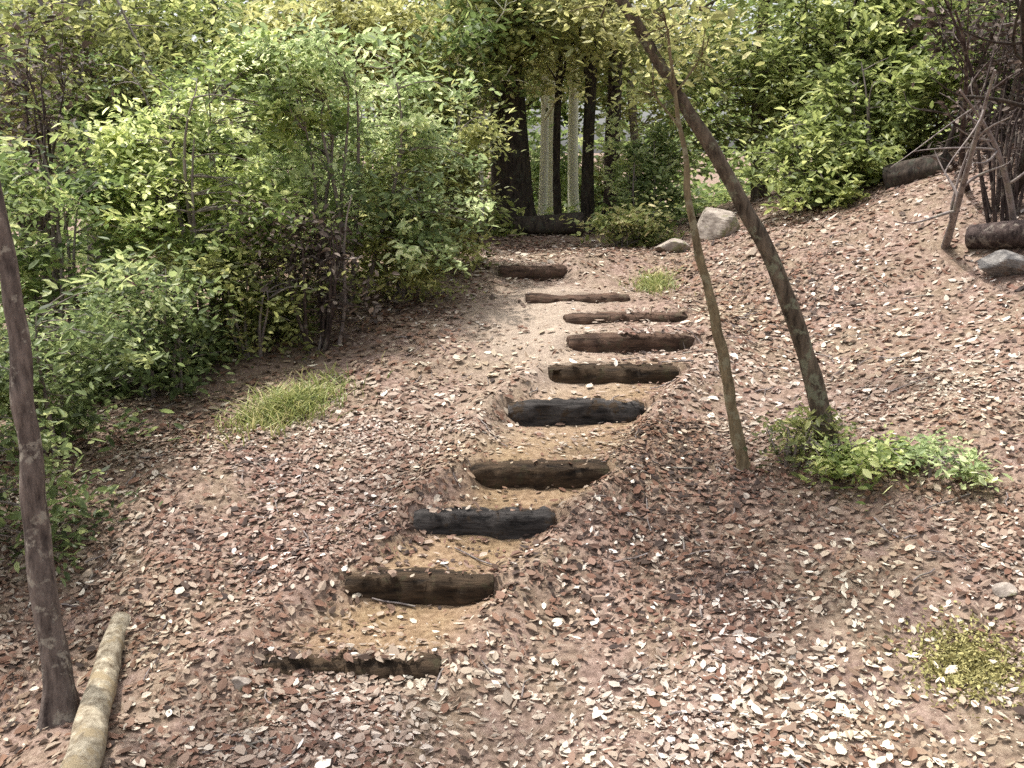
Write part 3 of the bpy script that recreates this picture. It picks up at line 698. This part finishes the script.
# far wood behind everything: reads as one mass
far = MB()
for k_ in range(1500):
    x = rng.uniform(-22, 24); y = rng.uniform(19, 34); zb = float(ground(np.array([x]), np.array([y]))[0])
    low = abs(x - 0.055 * y) < 0.9 and rng.random() < 0.7
    z = zb + (rng.uniform(0, 0.7) if low else rng.uniform(0.0, 9.5))
    m = 34; P = np.array([x, y, z]) + rng.normal(size=(m, 3)) * np.array([.6, .6, .4])
    leaves(far, P, 0.24, up=0.45, tone=np.clip(rng.uniform(0.15, .85) + rng.normal(size=m) * 0.15, 0, 1), shape=0.6)
for k_ in range(1500):
    x, y = rng.uniform(-9, 12), rng.uniform(14.2, 26); P = np.array([x, y, gz(x, y) + 0.12]) + rng.normal(size=(22, 3)) * np.array([.28, .28, .10])
    leaves(far, P, 0.13, up=0.6, tone=np.clip(rng.uniform(0.3, 1) + rng.normal(size=22) * 0.15, 0, 1), shape=0.6)
o = far.build("distant_woodland", M['mid'], smooth=False); tag(o, "hazy green woodland closing the view behind the trees", "woodland", kind='stuff')

# ------------------------------------------------------------------ grass clump, moss, litter
def grass_clump(u, v, rx, ry, n, hgt, label, mat='grass'):
    p = on_ground(u, v); root_z = gz(p[0], p[1]); mb = MB()
    a = rng.random(n) * 6.28; r = np.abs(rng.normal(size=n)) * 0.62; bx = p[0] + np.cos(a) * r * rx + (np.sin(a) * r) * rx * 0.5; by = p[1] + np.sin(a) * r * ry
    bz = ground(bx, by) - 0.01; h = hgt * rng.uniform(0.45, 1.2, n); ln = rng.normal(size=(n, 2)) * 0.55
    w = rng.uniform(0.003, 0.006, n); th = rng.random(n) * 6.28
    wx, wy = np.cos(th) * w, np.sin(th) * w
    V = []
    for f, ww in ((0, 1), (0.45, 0.9), (0.8, 0.6), (1, 0.05)):
        cx = bx + ln[:, 0] * h * f * f; cy = by + ln[:, 1] * h * f * f; cz = bz + h * (f - 0.25 * f * f)
        V.append(np.stack([cx - wx * ww, cy - wy * ww, cz], -1)); V.append(np.stack([cx + wx * ww, cy + wy * ww, cz], -1))
    V = np.stack(V, 1); b = np.arange(n)[:, None] * 8
    F = np.concatenate([b + np.array([[0, 1, 3, 2]]), b + np.array([[2, 3, 5, 4]]), b + np.array([[4, 5, 7, 6]])], 1).reshape(-1, 4)
    mb.add(V.reshape(-1, 3), F, np.repeat(rng.beta(2, 2, n), 3))
    o = mb.build("grass_clump", M[mat], origin=(p[0], p[1], root_z), smooth=False)
    return tag(o, label, "grass clump")
grass_clump(288, 412, 0.26, 0.36, 1900, 0.17, "bright green grass clump on the left slope beside the path")
grass_clump(655, 288, 0.17, 0.30, 900, 0.11, "sparse dry grass clump right of the upper steps")
mp = on_ground(968, 668); mb = MB(); n = 2600
P = np.stack([mp[0] + rng.normal(size=n) * 0.11, mp[1] + rng.normal(size=n) * 0.10, np.zeros(n)], -1); P[:, 2] = ground(P[:, 0], P[:, 1]) + 0.012 + 0.03 * np.exp(-((P[:, 0] - mp[0]) ** 2 + (P[:, 1] - mp[1]) ** 2) / .012) * rng.random(n)
leaves(mb, P, 0.022, up=0.4, shape=0.5)
tag(mb.build("moss_cushion", M['moss'], origin=(mp[0], mp[1], gz(mp[0], mp[1])), smooth=False), "olive moss cushion among pale leaves at the lower right", "moss")

def litter(n, xr, yr, size, dens):
    x = rng.uniform(*xr, n); y = rng.uniform(*yr, n)
    keep = rng.random(n) < dens(x, y); return x[keep], y[keep]
def dens(x, y):
    d = 0.55 + 0.45 * noise2(x * 1.1, y * 1.1, 21) + 0.2 * noise2(x * 3, y * 3, 22)
    d = np.clip(d * 1.05 - 0.08, 0.10, 1)
    d = d * (1 - 0.80 * tread_mask(x, y)) * (1 - 0.93 * bare_mask(x, y))
    d = d * (1 - 0.45 * np.exp(-(((x - 0.35) / 0.8) ** 2 + ((y - 4.2) / 0.7) ** 2)))
    return d
lm = MB()
rust_a, rust_b, pale_c = on_ground(690, 470), on_ground(880, 330), on_ground(860, 690)
def blob(x, y, p, rx, ry): return np.exp(-(((x - p[0]) / rx) ** 2 + ((y - p[1]) / ry) ** 2))
for n, xr, yr, sz in ((115000, (-3.2, 3.2), (2.7, 6.2), 0.035), (110000, (-4.5, 6.0), (6.2, 13), 0.045), (9000, (-9, 10), (9, 22), 0.085)):
    x, y = litter(n, xr, yr, sz, dens)
    m = len(x)
    z0 = ground(x, y); gxn = (ground(x + 0.03, y) - z0) / 0.03; gyn = (ground(x, y + 0.03) - z0) / 0.03
    gxn = np.clip(gxn, -1, 1); gyn = np.clip(gyn, -0.8, 0.8)
    bn = np.stack([-gxn, -gyn, np.ones(m)], -1); bn /= np.linalg.norm(bn, axis=1)[:, None]
    for st_ in steps:                                        # leaves lie on top of the timbers too
        on = (np.abs(x - st_['cx']) < st_['hw'] + 0.02) & (y > st_['y'] + 0.005) & (y < st_['y'] + 0.12)
        z0 = np.where(on, np.maximum(z0, st_['z'] + 0.002), z0)
    z = z0 + 0.004 + rng.random(m) ** 2 * 0.018
    zone = 0.47 - 0.05 * sstep(0, -1.5, x) + 0.16 * noise2(x * 0.8 + 3, y * 0.8, 23) + 0.12 * noise2(x * 2.1, y * 2.1, 24)
    zone = zone - 0.27 * blob(x, y, rust_a, 0.5, 0.9) - 0.14 * blob(x, y, rust_b, 1.5, 1.6) + 0.18 * blob(x, y, pale_c, 1.1, 0.7) - 0.20 * blob(x, y, (0.6, 4.55), 0.9, 0.5)  # last blob darkens leaves to paint the shade band right of the steps
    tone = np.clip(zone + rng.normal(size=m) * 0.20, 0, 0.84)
    pale = rng.random(m) < 0.035 + 0.34 * blob(x, y, pale_c, 1.0, 0.62) + 0.12 * blob(x, y, rust_b, 0.8, 1.2)
    tone = np.where(pale, rng.uniform(0.78, 1.0, m), tone)
    q = rng.integers(0, 6, m)
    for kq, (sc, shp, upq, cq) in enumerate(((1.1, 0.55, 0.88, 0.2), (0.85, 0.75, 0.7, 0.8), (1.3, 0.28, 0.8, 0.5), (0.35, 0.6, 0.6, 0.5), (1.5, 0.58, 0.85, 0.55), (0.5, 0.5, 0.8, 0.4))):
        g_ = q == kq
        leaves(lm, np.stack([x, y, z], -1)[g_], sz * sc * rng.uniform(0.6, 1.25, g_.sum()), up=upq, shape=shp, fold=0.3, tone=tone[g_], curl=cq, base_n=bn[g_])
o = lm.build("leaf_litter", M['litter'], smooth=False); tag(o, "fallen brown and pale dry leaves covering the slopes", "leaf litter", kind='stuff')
tw = MB()
for k_ in range(700):
    x, y = rng.uniform(-2.6, 3.2), rng.uniform(3, 9)
    if rng.random() > float(dens(np.array([x]), np.array([y]))[0]): continue
    a = rng.random() * 3.14; L = rng.uniform(0.06, 0.28)
    xs = x + np.cos(a) * np.linspace(-.5, .5, 4) * L + rng.normal(size=4) * 0.006; ys = y + np.sin(a) * np.linspace(-.5, .5, 4) * L + rng.normal(size=4) * 0.006
    tw.tube(np.stack([xs, ys, ground(xs, ys) + 0.012], -1), rng.uniform(0.002, 0.006), 4)
tag(tw.build("twig_litter", M['bark_grey']), "small dry twigs strewn over the slopes", "twig litter", kind='stuff')
